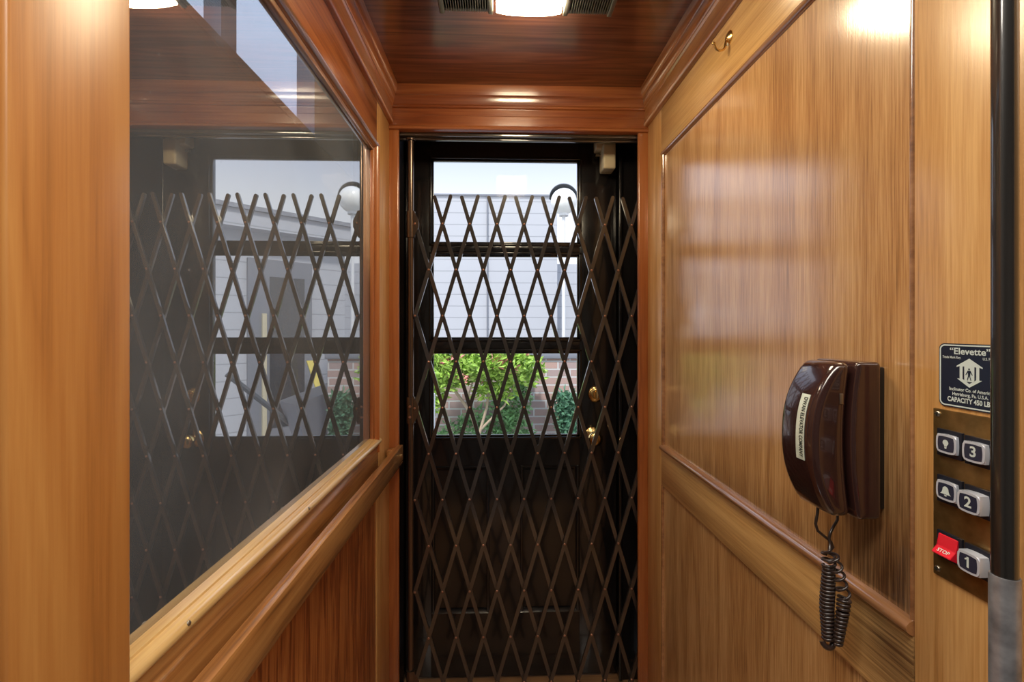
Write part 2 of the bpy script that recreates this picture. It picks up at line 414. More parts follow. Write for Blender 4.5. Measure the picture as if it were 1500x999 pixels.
# back frame and crown mouldings
def crown(sgn):
    """outline (offset from wall towards room, z); sgn: +1 room lies towards +axis"""
    p = [(0, CZ), (.036, CZ), (.036, CZ-.008), (.0335, CZ-.020), (.029, CZ-.031), (.026, CZ-.034), (.026, CZ-.040), (.0225, CZ-.052), (.019, CZ-.060),
         (.017, CZ-.062), (.017, CZ-.068), (.013, CZ-.072), (.013, CZ-.112), (.0155, CZ-.116), (.0165, CZ-.121), (.015, CZ-.127), (.011, CZ-.130), (0, CZ-.130)]
    return p
bm = B(); prism(bm, [(XL+a, z) for a, z in crown(1)], 'Y', YN, YB+.004); o = obj('trim_1', bm, W_REDY, None, 40)
struct(o, 'stepped crown moulding above the lift window', 'trim')
bm = B(); prism(bm, [(XR-a, z) for a, z in crown(1)], 'Y', YN, YB+.004); o = obj('trim_2', bm, W_CROWN, None, 40)
struct(o, 'stepped crown moulding above the telephone wall', 'trim')
bm = B()
prism(bm, [(YB+.03, CZ), (YB-.030, CZ), (YB-.030, CZ-.010), (YB-.026, CZ-.034), (YB-.021, CZ-.038), (YB-.021, CZ-.046), (YB-.014, CZ-.064), (YB-.010, CZ-.066), (YB-.010, CZ-.073),
           (YB-.003, CZ-.075), (YB-.003, CZ-.098), (YB-.001, CZ-.100), (YB-.001, CZ-.134), (YB-.006, CZ-.138), (YB-.008, CZ-.143), (YB-.006, CZ-.149), (YB, CZ-.152), (YB+.03, CZ-.152)], 'X', XL-.02, XR+.02)
o = obj('trim_3', bm, W_RED, None, 40)
struct(o, 'reddish stepped wooden header over the gate opening', 'trim')
o = box('trim_4', W_REDZ, None, XL-.03, XL+.0345, YB, YB+.018, 0, CZ-.150, bev=.005, seg=3); struct(o, 'narrow reddish wooden post beside the gate pole', 'trim')
o = box('trim_5', W_REDZ, None, XR-.0355, XR+.03, YB, YB+.018, 0, CZ-.150, bev=.005, seg=3); struct(o, 'narrow reddish wooden post at the closing side of the gate', 'trim')

# ------------------------------------------------------------------ hoistway around the car
ws = empty('wall_shaft', (-.56, 1, 0)); struct(ws, 'black painted hoistway wall with a window strip, seen through the lift glass', 'wall')
SX = -.56
def sbox(*a, m=SHAFT, n='wall_piece', **k): return box(n, m, ws, *a, **k)
sbox(SX-.05, SX, .31, 1.93, -.3, 1.996)
sbox(SX-.05, SX, .31, 1.93, 2.62, 2.9)
sbox(SX-.05, SX, 1.43, 1.93, 1.996, 2.62)
sbox(SX-.05, SX, .31, .40, 1.996, 2.62)
sbox(SX-.033, SX+.002, .955, 1.01, 1.99, 2.62, m=BLUEBLACK, n='mullion')
sbox(SX-.048, SX+.005, 1.425, 1.80, 1.996, 2.62, m=BLUEBLACK, n='blue_haze_strip')  # added strip: blue skylight on the black shaft wall, put into its colour
sbox(SX-.051, SX+.006, .40, 1.425, 1.985, 2.004, m=SHAFT, n='window_sill')
wsr = box('wall_shaft_right', SHAFT, None, .66, .72, .31, 1.93, -.3, 2.9); struct(wsr, 'black hoistway wall behind the telephone wall', 'wall')
wst = box('ceiling_shaft', SHAFT, None, -.66, .72, .31, 1.93, 2.9, 2.96); struct(wst, 'black hoistway ceiling above the lift car', 'ceiling')
DX0, DX1, DY = -.372, .487, 1.89
wf = empty('wall_front', (0, 1.9, 0)); struct(wf, 'black painted hoistway wall around the outside door', 'wall')
box('wall_piece', BLACK, wf, -.66, DX0-.004, 1.872, 1.945, -.3, 2.9)
box('wall_piece', BLACK, wf, DX1+.004, .72, 1.866, 1.945, -.3, 2.9)
box('wall_piece', BLACK, wf, DX0-.004, DX1+.004, 1.872, 1.945, 2.235, 2.9)
box('rebate', BLACK, wf, DX0-.02, DX0+.012, 1.933, 1.946, 0, 2.24); box('rebate', BLACK, wf, DX1-.012, DX1+.02, 1.933, 1.946, 0, 2.24); box('rebate', BLACK, wf, DX0, DX1, 1.933, 1.946, 2.22, 2.25)
box('door_stop', BLACK, wf, DX1+.001, DX1+.016, 1.852, 1.8625, 0, 2.235, bev=.004, seg=3)
o = box('trim_6', W_FLOOR, None, -.66, .72, 1.76, 2.0, -.3, -.004); struct(o, 'wooden threshold under the outside door', 'threshold')

# ------------------------------------------------------------------ outside door
door = empty('door_1', (DX0, DY, 0)); struct(door, 'glossy black outside door with three glass lights and two lower panels', 'door')
T = 1.932
LX0, LX1 = -.268, .334
lites = [(1.765, 2.108), (1.376, 1.720), (.978, 1.325)]
bm = B()
bx(bm, DX0, LX0, DY, T, .006, 2.23, bev=.002); bx(bm, LX1, DX1, DY, T, .006, 2.23, bev=.003)
bx(bm, LX0, LX1, DY, T, 2.108, 2.23); bx(bm, LX0, LX1, DY, T, .862, .978)
bx(bm, LX0, LX1, DY, T, .006, .263); bx(bm, -.033, .092, DY, T, .263, .862)
obj('door_frame', bm, BLACK, door)
for z0, z1 in ((1.720, 1.765), (1.325, 1.376)):
    bm = B(); prism(bm, [(DY+.004, z0+.006), (DY-.004, z0+.012), (DY-.006, (z0+z1)/2), (DY-.004, z1-.012), (DY+.004, z1-.006), (T, z1), (T, z0)], 'X', LX0, LX1)
    obj('muntin', bm, BLACK, door, 30)
for z0, z1 in lites:
    box('glass_pane', DOORGLASS, door, LX0-.004, LX1+.004, DY+.018, DY+.021, z0-.004, z1+.004)
    bm = B()   # stepped glazing bead round the pane
    for a, d in ((.0, -.003), (.008, .006)):
        q = .010
        bx(bm, LX0-.010+a, LX0-.010+a+q, DY+d, DY+.018, z0-.008, z1+.008, bev=.002)
        bx(bm, LX1+.010-a-q, LX1+.010-a, DY+d, DY+.018, z0-.008, z1+.008, bev=.002)
        bx(bm, LX0-.01, LX1+.01, DY+d, DY+.018, z0-.010+a, z0-.010+a+q, bev=.002)
        bx(bm, LX0-.01, LX1+.01, DY+d, DY+.018, z1+.010-a-q, z1+.010-a, bev=.002)
    obj('glazing_bead', bm, BLACK, door)
for x0, x1 in ((LX0, -.033), (.092, LX1)):
    bm = B(); bx(bm, x0-.002, x1+.002, DY+.014, DY+.026, .26, .865)
    prism(bm, [(x0+.02, .284), (x1-.02, .284), (x1-.02, .842), (x0+.02, .842)], 'Y', DY+.008, DY+.015)
    obj('door_panel', bm, BLACK, door)
    bm = B()
    for z in (.263, .855): prism(bm, [(DY+.014, z), (DY-.002, z), (DY-.004, z+.002), (DY+.008, z+.012), (DY+.014, z+.014)], 'X', x0, x1)
    for x in (x0, x1-.012): bx(bm, x, x+.012, DY-.002, DY+.014, .263, .862, bev=.003)
    obj('panel_moulding', bm, BLACK, door, 50)
dk = empty('knob', (.389, DY, .981)); dk.parent = door; dk.matrix_parent_inverse = Matrix.Translation(-door.location); dk['label'] = 'round brass door knob'
bm = B(); lathe(bm, [(.034, 0), (.035, .003), (.031, .007), (.018, .010), (.012, .014), (.012, .032), (.018, .036), (.027, .044), (.030, .054), (.027, .064), (.018, .070), (.008, .0725), (0, .073)], (.389, DY, .981), (0, -1, 0), 32)
k1 = obj('knob_ball', bm, BRASS, dk, 40)
bm = B(); lathe(bm, [(.033, 0), (.034, .003), (.030, .008), (.026, .010), (.025, .016), (.020, .019), (.015, .019), (.014, .022), (0, .022)], (.4025, DY, 1.1515), (0, -1, 0), 32)
bx(bm, .3985, .4065, DY-.040, DY-.021, 1.137, 1.166, bev=.003, seg=3)
db = obj('deadbolt', bm, BRASS, door, 40); db['label'] = 'round brass deadbolt turn'

# ------------------------------------------------------------------ folding lattice gate
GY = 1.722
gate = empty('folding_gate', (-.3203, GY, 0))
tag(gate, 'dark bronze folding lattice gate across the lift doorway in front of the black door', 'gate')
gx = lambda i: -.303 + .05006*i
gz = lambda r: 1.804 - .1689*(r-1)
bm = B(); tube(bm, [(-.3203, GY, .0), (-.3203, GY, 2.118)], .0112, 20); lathe(bm, [(.017, 0), (.017, .006), (.0112, .010)], (-.3203, GY, 2.111), (0, 0, 1), 20)
obj('pole', bm, POLE, gate)
for zc, cl in ((1.802, False), (1.120, True), (.115, False)):
    bm = B()
    lathe(bm, [(.0112, -.048), (.0165, -.048), (.0165, .048), (.0112, .048)], (-.3203, GY, zc), (0, 0, 1), 24)
    prism(bm, [(-.318, zc-.048), (-.306, zc-.048), (-.289, zc-.012), (-.289, zc+.012), (-.306, zc+.048), (-.318, zc+.048)], 'Y', GY-.013, GY-.009)
    br = obj('hinge_bracket', bm, POLE, gate)
    if cl:
        for q in (-.024, .014):
            bm = B(); lathe(bm, [(.005, 0), (.004, .003), (0, .004)], (-.3203, GY-.0155, zc+q), (0, -1, 0), 12); obj('screw', bm, COPPER, br)
def bar(p0, p1, y0, name='slat'):
    """channel slat between two lattice points, rounded ends"""
    a = Vector((p0[0], p0[1])); b = Vector((p1[0], p1[1])); d = (b-a).normalized(); n = Vector((-d.y, d.x)); h = .0068
    pts = []
    for k in range(7):
        t = PI/2 + PI*k/6; v = a + (d*math.cos(t) + n*math.sin(t))*h; pts.append((v.x, v.y))
    for k in range(7):
        t = -PI/2 + PI*k/6; v = b + (d*math.cos(t) + n*math.sin(t))*h; pts.append((v.x, v.y))
    bm = B(); fs = prism(bm, pts, 'Y', y0, y0+.0115)
    ed = [e for e in bm.edges if abs(e.verts[0].co.y - e.verts[1].co.y) < 1e-6]
    bmesh.ops.bevel(bm, geom=ed, offset=.0013, segments=2, affect='EDGES')
    return obj(name, bm, BRONZE, gate, 40)
tipo = .60
IM = 17; RB = 11.35
def clipbar(i, r, di, y0, first_tip):
    """follow a slat from (i, r) downwards, di = +1 or -1 columns per row, to the gate's edge"""
    n = RB - r
    if di > 0: n = min(n, IM - i)
    else: n = min(n, i)
    if n <= 0: return
    s = (i - di*tipo, r - tipo) if first_tip else (i, r)
    bar((gx(s[0]), gz(s[1])), (gx(i+di*n), gz(r+n)), y0)
FY, BY = GY-.0120, GY
for i in range(2, 17, 2):
    clipbar(i, 1, 1, BY, True); clipbar(i, 1, -1, FY, True)
for r in range(1, 11, 2): clipbar(0, r, 1, BY, False)
for r in range(2, 11, 2): clipbar(17, r, -1, FY, False)
rv = None
for r in range(1, 12):
    for i in range(0, 17):
        if (i + r) % 2 == 0: continue
        if i == 0 and r == 1: pass
        x, z = gx(i), gz(r)
        if rv is None:
            bm = B(); lathe(bm, [(.0042, 0), (.0042, .0008), (.0034, .0020), (.0017, .0028), (0, .0030)], (x, FY, z), (0, -1, 0), 12)
            rv = obj('rivet', bm, COPPER, gate, 40, loc=(x, FY, z)); base = rv
        else:
            q = base.copy(); COL.objects.link(q); q.location = (x, FY - (.0045 if i == 0 and r in (1, 5) else 0), z)
bm = B(); bx(bm, XL-.02, XR+.02, GY-.012, GY+.014, 2.126, 2.142, bev=.002); bx(bm, XL-.02, XR+.02, GY+.006, GY+.02, 2.118, 2.128, bev=.002)
o = obj('gate_track', bm, BRONZE, None); tag(o, 'dark metal track under the wooden header above the folding gate', 'track')

# ------------------------------------------------------------------ interlock on the door frame
il = empty('door_interlock', (.445, 1.85, 2.1)); tag(il, 'beige stepped plastic door contact at the top of the black door frame', 'door contact')
bm = B(); bx(bm, .392, .470, 1.835, 1.8895, 2.134, 2.235, bev=.006, seg=3); obj('upper_housing', bm, BEIGE, il)
bm = B(); bx(bm, .416, .466, 1.815, 1.8895, 2.050, 2.150, bev=.007, seg=3); obj('lower_housing', bm, BEIGE, il)
bm = B(); tube(bm, [(.418, 1.872, 2.122), (.398, 1.872, 2.122)], .0055, 12); obj('contact_pin', bm, SCREW, il)

# ------------------------------------------------------------------ handrail
hr = empty('handrail', (XL+.04, .5, 1.0)); tag(hr, 'flat wooden handrail standing off the left wall under the dark window', 'handrail')
box('rail_bar', W_LEFTY, hr, XL+.030, XL+.0515, .20, 1.682, .937, 1.0015, bev=.0018, seg=2)
for y in (1.655, .30): box('spacer_block', W_LEFTY, hr, XL+(.004 if y > 1 else .020), XL+.0305, y-.025, y+.025, .942, .992, bev=.002)
bm = B(); lathe(bm, [(.0045, 0), (.0045, .001), (.003, .002), (0, .0022)], (XL+.0515, 1.655, .970), (1, 0, 0), 14); obj('screw', bm, BRASS, hr)

# ------------------------------------------------------------------ telephone
PY0, PY1 = .645, .737; PZ0, PZ1 = 1.146, 1.372; PM = (PZ0+PZ1)/2
ph = empty('wall_telephone', (XR, .70, PM)); tag(ph, 'dark brown wall telephone with coiled cord on the honey wood panel', 'telephone')
box('wall_bracket', DARKPL, ph, XR-.010, XR+.008, PY0+.008, PY1-.006, PZ0+.012, PZ1-.008, bev=.003)
def bow(z, a, b):  # front outline: a at the ends, b at the middle
    t = (z-PM)/((PZ1-PZ0)/2); return a + (b-a)*max(0, 1-t*t)
def profile_body(bm, fb, ff, y0, y1, z0, z1, n=20, bev=.008):
    zs = [z0 + (z1-z0)*k/n for k in range(n+1)]
    pts = [(fb(z), z) for z in zs] + [(ff(z), z) for z in zs[::-1]]
    prism(bm, pts, 'Y', y0, y1)
    bmesh.ops.recalc_face_normals(bm, faces=bm.faces[:])
    ed = [e for e in bm.edges if e.is_manifold and e.calc_face_angle(0) > math.radians(38)]
    bmesh.ops.bevel(bm, geom=ed, offset=bev, segments=4, affect='EDGES', profile=.55)
bm = B(); profile_body(bm, lambda z: XR-.004, lambda z: bow(z, .513, .503), PY0, PY1, PZ0, PZ1, bev=.007); obj('base', bm, PHONE, ph, 40)
def hback(z): return bow(z, .508, .498)
def hfront(z):
    t = (z-PM+.004)/((PZ1-PZ0)/2)
    return .447 + .036*abs(t)**2.4
HY0, HY1 = PY0+.002, PY1-.012
bm = B(); profile_body(bm, hback, hfront, HY0, HY1, PZ0+.003, PZ1-.001, bev=.012); hs = obj('handset', bm, PHONE, ph, 40)
bm = B(); bx(bm, .487, .492, HY0-.0012, HY0+.002, 1.312, 1.327, bev=.0006); o = obj('clip', bm, SCREW, hs); o['label'] = 'small silver clip'
# sticker follows the bowed front
SY0, SY1, SZ0, SZ1 = HY0+.017, HY0+.035, 1.227, 1.323
bm = B(); n = 14; L0 = []
for k in range(n+1):
    z = SZ0 + (SZ1-SZ0)*k/n
    L0.append([bm.verts.new((hfront(z)-d, y, z)) for d in (.0002, .0009) for y in (SY0, SY1)])
for a, b in zip(L0, L0[1:]):
    bm.faces.new((a[2], a[3], b[3], b[2])); bm.faces.new((a[0], a[2], b[2], b[0])); bm.faces.new((a[3], a[1], b[1], b[3]))
stk = obj('sticker', bm, STICK, hs, 60); stk['label'] = 'pale silver green sticker with black lettering'
def stick_fn(yc, zc): return lambda u, v: (hfront(zc-u)-.0013, yc-v, zc-u)
bm = B(); add_text(bm, 'DWAN ELEVATOR COMPANY', .0112, stick_fn(SY0+.0065, (SZ0+SZ1)/2), bold=.0003, sx=.56, space=1.05)
obj('sticker_lettering', bm, INK, stk, 0)
# cord: lead from handset, coil down, hook back up in loose turns, lead to the base
CX_, CY_ = .497, .683
bm = B()
def coil(axis_pts, r, turns, wire, per=14, ph0=0, rf=None):
    pts = []; ax = [Vector(p) for p in axis_pts]; N = int(turns*per)
    seglen = [(b-a).length for a, b in zip(ax, ax[1:])]; tot = sum(seglen)
    for k in range(N+1):
        s = tot*k/N; j = 0
        while j < len(seglen)-1 and s > seglen[j]: s -= seglen[j]; j += 1
        c = ax[j].lerp(ax[j+1], s/seglen[j]); t = (ax[j+1]-ax[j]).normalized()
        u = t.cross(Vector((0, 1, 0))).normalized(); v = t.cross(u); an = 2*PI*k/per + ph0
        rr = r if rf is None else rf(k/N)
        pts.append(c + (u*math.cos(an) + v*math.sin(an))*rr)
    return pts
lead1 = [(.486, .690, 1.152), (.483, .687, 1.140), (.478, .684, 1.126), (.4805, .683, 1.116), (.490, .682, 1.108), (.500, .682, 1.100), (.503, .681, 1.092), (.496, .680, 1.086)]
c1 = coil([(CX_, CY_, 1.083), (CX_+.001, CY_, 1.062)], .0080, 2.3, .0016, ph0=2.5)
c2 = coil([(CX_+.001, CY_, 1.062), (CX_-.001, CY_+.002, 1.0), (CX_+.001, CY_+.002, .950)], 
    .0078, 20, .0016, rf=lambda t: .0064+.0014*math.sin(PI*min(1, t*1.1)))
tube(bm, lead1, .0021, 8); tube(bm, c1, .0022, 7); tube(bm, c2, .0026, 8)
hook_pts = [(CX_+.008*math.cos(a), CY_+.002-.004*math.sin(a), .949-.008*math.sin(a)) for a in [PI*k/8 for k in range(9)]]
tube(bm, hook_pts, .0042, 8)
c3 = coil([(CX_+.007, CY_-.010, .952), (CX_+.0135, CY_-.011, 1.0), (CX_+.0185, CY_-.008, 1.020)], .0065, 12, .0016, rf=lambda t: .0045+.0030*t)
c4 = coil([(CX_+.0195, CY_-.008, 1.020), (CX_+.014, CY_-.008, 1.035), (CX_+.008, CY_-.008, 1.058), (CX_+.002, CY_-.010, 1.074), (CX_-.002, CY_-.006, 1.090)], .0078, 5.2, .0016)
tube(bm, c3, .0025, 8); tube(bm, c4, .0020, 7)
lead2 = [c4[-1], (.497, .679, 1.098), (.496, .680, 1.106), (.499, .681, 1.114), (.506, .684, 1.122), (.514, .687, 1.130), (.5165, .690, 1.140), (.517, .692, 1.150)]
tube(bm, lead2, .0020, 8)
cd = obj('coiled_cord', bm, CORD, ph, 60); cd['label'] = 'dark coiled cord hanging doubled over'

# ------------------------------------------------------------------ control plate and capacity sign on the near stile
def onwall(yc, zc, d): return lambda u, v: (XR-d, yc-u, zc+v)
cp = empty('control_panel', (XR, .528, 1.215)); tag(cp, 'aged brass push button plate with six buttons on the near wood stile', 'control panel')
box('plate', ABRASS, cp, XR-.003, XR+.004, .487, .569, 1.112, 1.320, bev=.001)
for (y, z) in ((.5625, 1.3135), (.5625, 1.1205), (.4935, 1.3135), (.4935, 1.1205)):
    bm = B(); lathe(bm, [(.0036, 0), (.0036, .0008), (.0028, .0016), (0, .0019)], (XR-.003, y, z), (-1, 0, 0), 16)
    sc = obj('screw', bm, SCREW, cp)
    bm = B(); bx(bm, XR-.0053, XR-.0046, y-.0024, y+.0024, z-.0004, z+.0004); bx(bm, XR-.0053, XR-.0046, y-.0004, y+.0004, z-.0024, z+.0024); obj('cross_slot', bm, INK, sc, 0)
def rect_pts(yc, zc, hy, hz, bul=0, n=6):
    pts = []
    for k in range(n+1): t = k/n*2-1; pts.append((yc+hy*t, zc-hz-bul*(1-t*t)))
    for k in range(n+1): t = k/n*2-1; pts.append((yc+hy+bul*(1-t*t), zc+hz*t))
    for k in range(n+1): t = 1-k/n*2; pts.append((yc+hy*t, zc+hz+bul*(1-t*t)))
    for k in range(n+1): t = 1-k/n*2; pts.append((yc-hy-bul*(1-t*t), zc+hz*t))
    return pts
def dedupe(pts):
    o = []
    for p in pts:
        if not o or (abs(p[0]-o[-1][0])+abs(p[1]-o[-1][1])) > 1e-6: o.append(p)
    if abs(o[0][0]-o[-1][0])+abs(o[0][1]-o[-1][1]) < 1e-6: o.pop()
    return o
def poly_face(bm, pts, fn, mat=0):
    f = bm.faces.new([bm.verts.new(fn(*p)) for p in pts]); f.material_index = mat
def flat(bm, pts, fn, mat=0):
    poly_face(bm, pts, fn, mat)
def button(y, z, kind, depth):
    t = empty('button', (XR, y, z)); t.parent = cp; t.matrix_parent_inverse = Matrix.Translation(-cp.location)
    box('bezel', BEZEL, t, XR-.0062, XR-.002, y-.0155, y+.0155, z-.0165, z+.0165, bev=.0006)
    if kind == 'STOP':
        bm = B()
        prism(bm, [(XR-.006, z-.0135), (XR-.0090, z-.0130), (XR-.0160, z-.0100), (XR-.0168, z-.0085), (XR-.0095, z-.0012), (XR-.0075, z+.0130), (XR-.006, z+.0135)], 'Y', y-.0120, y+.0120)
        ed = [e for e in bm.edges]
        bmesh.ops.bevel(bm, geom=ed, offset=.0005, segments=2, affect='EDGES')
        rk = obj('rocker', bm, REDBTN, t, 30); rk['label'] = 'red stop rocker'
        n = Vector((-.008, 0, -.009)).normalized()
        def fn(u, v):
            a = Vector((XR-.0095, y, z-.0012)); b = Vector((XR-.0168, y, z-.0085)); m_ = (a+b)/2; d = (a-b).normalized()
            nn = Vector((d.z, 0, -d.x)); nn = nn if nn.x < 0 else -nn
            return m_ + d*v + Vector((0, -u, 0)) + nn*.0004
        bm = B(); add_text(bm, 'STOP', .0062, fn, bold=.00008); obj('lettering', bm, WHITEINK, rk, 0)
        return
    bm = B(); pts = dedupe(rect_pts(y, z, .0118, .0108, .0008))
    prism(bm, pts, 'X', XR-.006-depth, XR-.005)
    ed = [e for e in bm.edges if e.verts[0].co.x < XR-.0055-depth*.9 and e.verts[1].co.x < XR-.0055-depth*.9]
    bmesh.ops.bevel(bm, geom=ed, offset=.0012, segments=2, affect='EDGES')
    cap = obj('cap', bm, CHROME, t, 40)
    x = XR-.006-depth-.0002
    bm = B(); flat(bm, dedupe(rect_pts(y, z, .0093, .0082, .0009)), lambda a, b: (x, a, b)); obj('cap_face', bm, CAPFACE, cap, 0)
    bm = B(); fn = onwall(y, z, XR-x+.0003)
    if kind in '123':
        add_text(bm, kind, .0165, fn, bold=.0004)
        if kind == '1': flat(bm, [(-.0010, .0058), (-.0010, .0036), (-.0034, .0026), (-.0034, .0042)], fn)
    elif kind == 'bell':
        pts = [(-.0068, -.0040), (-.0052, -.0028), (-.0040, .0000), (-.0034, .0036), (-.0016, .0052), (0, .0058), (.0016, .0052), (.0034, .0036), (.0040, .0), (.0052, -.0028), (.0068, -.0040)]
        flat(bm, pts, fn); flat(bm, [(.0018*math.cos(a), -.0046+.0018*math.sin(a)) for a in [PI+PI*k/6 for k in range(7)]], fn)
    else:
        pts = [(.0036*math.cos(a), .0016+.0036*math.sin(a)) for a in [-PI/3+ (2*PI-PI/3)*k/14 for k in range(15)]] + [(-.0015, -.0030), (.0015, -.0030)]
        flat(bm, pts, fn); flat(bm, [(-.0015, -.0036), (.0015, -.0036), (.0010, -.0056), (-.0010, -.0056)], fn)
    obj('symbol', bm, WHITEINK, cap, 0)
for r_, z in enumerate((1.280, 1.2230, 1.1545)):
    button(.5452, z, ('bulb', 'bell', 'STOP')[r_], .004)
    button(.5110, z-.001, ('3', '2', '1')[r_], (.006, .012, .012)[r_])

sg = empty('capacity_sign', (XR, .525, 1.363)); tag(sg, 'navy enamel capacity sign with white arrow emblem above the brass button plate', 'sign')
def rrect(hy, hz, r, n=6):
    pts = []
    for cx, cz, a0 in ((hy-r, hz-r, 0), (-hy+r, hz-r, PI/2), (-hy+r, -hz+r, PI), (hy-r, -hz+r, 1.5*PI)):
        for k in range(n+1): a = a0+PI/2*k/n; pts.append((cx+r*math.cos(a), cz+r*math.sin(a)))
    return pts
SYc, SZc = .5250, 1.3632
bm = B(); prism(bm, [(SYc-a, SZc+b) for a, b in rrect(.0375, .0385, .007)], 'X', XR-.0015, XR+.003); obj('sign_plate', bm, NAVY, sg)
fn = onwall(SYc, SZc, .0019)
bm = B()
o1 = rrect(.0362, .0372, .0062); o2 = rrect(.0346, .0356, .005)
A_ = [bm.verts.new(fn(*p)) for p in o1]; B_ = [bm.verts.new(fn(*p)) for p in o2]
for k in range(len(A_)): k2 = (k+1) % len(A_); bm.faces.new((A_[k], A_[k2], B_[k2], B_[k]))
obj('border', bm, WHITEINK, sg, 0)
bm = B()
def line(s, size, u, v, bold=0, sx=1, al='CENTER', sp=1.0):
    bm = B(); add_text(bm, s, size, onwall(SYc-u, SZc+v, .0019), bold=bold, sx=sx, align=al, space=sp); obj('lettering', bm, WHITEINK, sg, 0)
line('\u201cElevette\u201d', .0108, 0, .0292, .00022, 1.06)
line('Trade Mark Reg.', .0042, -.0325, .0218, .00008, .80, 'LEFT')
line('U.S. Pat. Off.', .0042, .0325, .0218, .00008, .80, 'RIGHT')
line('Inclinator Co. of America', .0054, .0005, -.0162, .00012, .88)
line('Harrisburg, Pa. U.S.A.', .0054, .0005, -.0220, .00012, .88)
line('CAPACITY 450 LBS.', .0079, .0005, -.0290, .00028, .80)
bm = B()
flat(bm, [(-.0150, .0120), (0, .0215), (.0150, .0120), (.0150, .0105), (.0115, .0118), (.0, .0118), (-.0115, .0118), (-.0150, .0105)], fn)
for s in (-1, 1):
    flat(bm, [(s*.0078, .0118), (s*.0113, .0118), (s*.0113, -.0030), (s*.0078, -.0030)], fn)
flat(bm, [(-.0145, -.0030), (-.0078, -.0030), (0, -.0082), (0, -.0125)], fn)
flat(bm, [(.0145, -.0030), (.0, -.0125), (0, -.0082), (.0078, -.0030)], fn)
flat(bm, [(-.0058, .0118), (.0058, .0118), (.0058, -.0048), (.0045, -.0058), (-.0045, -.0058), (-.0058, -.0048)], fn)
em = obj('emblem', bm, WHITEINK, sg, 0)
fn2 = onwall(SYc, SZc, .0022)
bm = B()
flat(bm, [(.0011*math.cos(2*PI*k/10), .0090+.0011*math.sin(2*PI*k/10)) for k in range(10)], fn2)
flat(bm, [(-.0016, .0074), (.0016, .0074), (.0011, .0012), (-.0011, .0012)], fn2)
for s in (-1, 1):
    flat(bm, [(s*.0016, .0074), (s*.0042, .0022), (s*.0036, .0018), (s*.0012, .0056)], fn2)
    flat(bm, [(0, .0014), (s*.0011, .0014), (s*.0026, -.0042), (s*.0017, -.0042)], fn2)
obj('emblem_figure', bm, NAVY, em, 0)

# ------------------------------------------------------------------ brass hook
hk = empty('coat_hook', (XR, 1.09, 2.105)); tag(hk, 'small brass hook high on the honey wood wall below the crown moulding', 'hook')
bm = B(); lathe(bm, [(.0165, 0), (.0165, .0015), (.014, .004), (.009, .0055), (.005, .008), (0, .0085)], (XR, 1.09, 2.112), (-1, 0, 0), 24); obj('rosette', bm, BRASS, hk)
bm = B(); pts = [(XR-.004, 1.09, 2.110), (XR-.008, 1.09, 2.104), (XR-.010, 1.09, 2.098)] + [(XR-.0225+.0125*math.cos(a), 1.09, 2.094+.0125*math.sin(a)) for a in [-.1-PI*.9*k/12 for k in range(13)]] + [(XR-.0375, 1.09, 2.098)]
tube(bm, pts, .0027, 10); lathe(bm, [(0, -.004), (.0035, -.002), (.004, 0), (.0035, .002), (0, .004)], (XR-.0378, 1.09, 2.0985), (0, 0, 1), 12); obj('prong', bm, BRASS, hk, 50)

# ------------------------------------------------------------------ ceiling light with side grilles
cl = empty('ceiling_light', (.08, 1.06, CZ)); tag(cl, 'lit ceiling light with a white diffuser between two grey louvred grilles', 'ceiling light')
box('housing', GRILLE, cl, -.150, .298, .90, 1.212, CZ-.012, CZ+.002, bev=.003)
bm = B()
N = 24; rows = []
for k in range(N+1):
    y = .915 + .300*k/N; t = k/N*2-1
    rows.append([(x, y, CZ-.012-.060*(1-abs(t)**16)*(1-.14*abs(u)**3)) for u, x in [(q/6-1, .079+.083*(q/6-1)) for q in range(13)]])
V = [[bm.verts.new(p) for p in r] for r in rows]
for a, b in zip(V, V[1:]):
    for k in range(12): bm.faces.new((a[k], a[k+1], b[k+1], b[k]))
for side in (0, 12):
    pts = [r[side] for r in rows]
    base_ = [bm.verts.new((p[0], p[1], CZ-.008)) for p in pts]
    for k in range(N): bm.faces.new((V[k][side], V[k+1][side], base_[k+1], base_[k]))
obj('diffuser', bm, LAMPM, cl, 60)
for x0, x1, f in ((-.150, -.012, -1), (.170, .298, 1)):
    gp = empty('grille', (0, 0, 0)); gp.parent = cl; gp.matrix_parent_inverse = Matrix.Translation(-cl.location)
    bm = B()
    bx(bm, x0, x1, 1.198, 1.210, CZ-.046, CZ-.010, bev=.002); bx(bm, x0, x1, .90, .912, CZ-.046, CZ-.010, bev=.002)
    bx(bm, x0, x0+.012, .90, 1.21, CZ-.054, CZ-.010, bev=.002); bx(bm, x1-.012, x1, .90, 1.21, CZ-.054, CZ-.010, bev=.002)
    obj('grille_frame', bm, GRILLE, gp)
    bm = B(); xx = x0+.012
    while xx < x1-.011:
        bx(bm, xx, xx+.0022, .905, 1.204, CZ-.052, CZ-.012); xx += .0062
    obj('louvres', bm, GRILLE, gp, 0)

# ------------------------------------------------------------------ black tube post of the near gate
tp = empty('gate_post', (.497, .440, 0)); tag(tp, 'upright black metal tube in the near foreground in front of the button plate', 'post')
bm = B(); tube(bm, [(.497, .440, .10), (.497, .440, 2.20)], .0100, 28); obj('tube', bm, TUBE, tp, 50)
bm = B(); lathe(bm, [(.0101, 1.178), (.0112, 1.178), (.0116, 1.1765), (.0116, .05), (.0101, .05)], (.497, .440, 0), (0, 0, 1), 32); s = obj('sleeve', bm, SLEEVE, tp, 50); s['label'] = 'worn grey metal sleeve'
box('foot_plate', TUBE, tp, .47, .524, .415, .465, 0, .102, bev=.004)

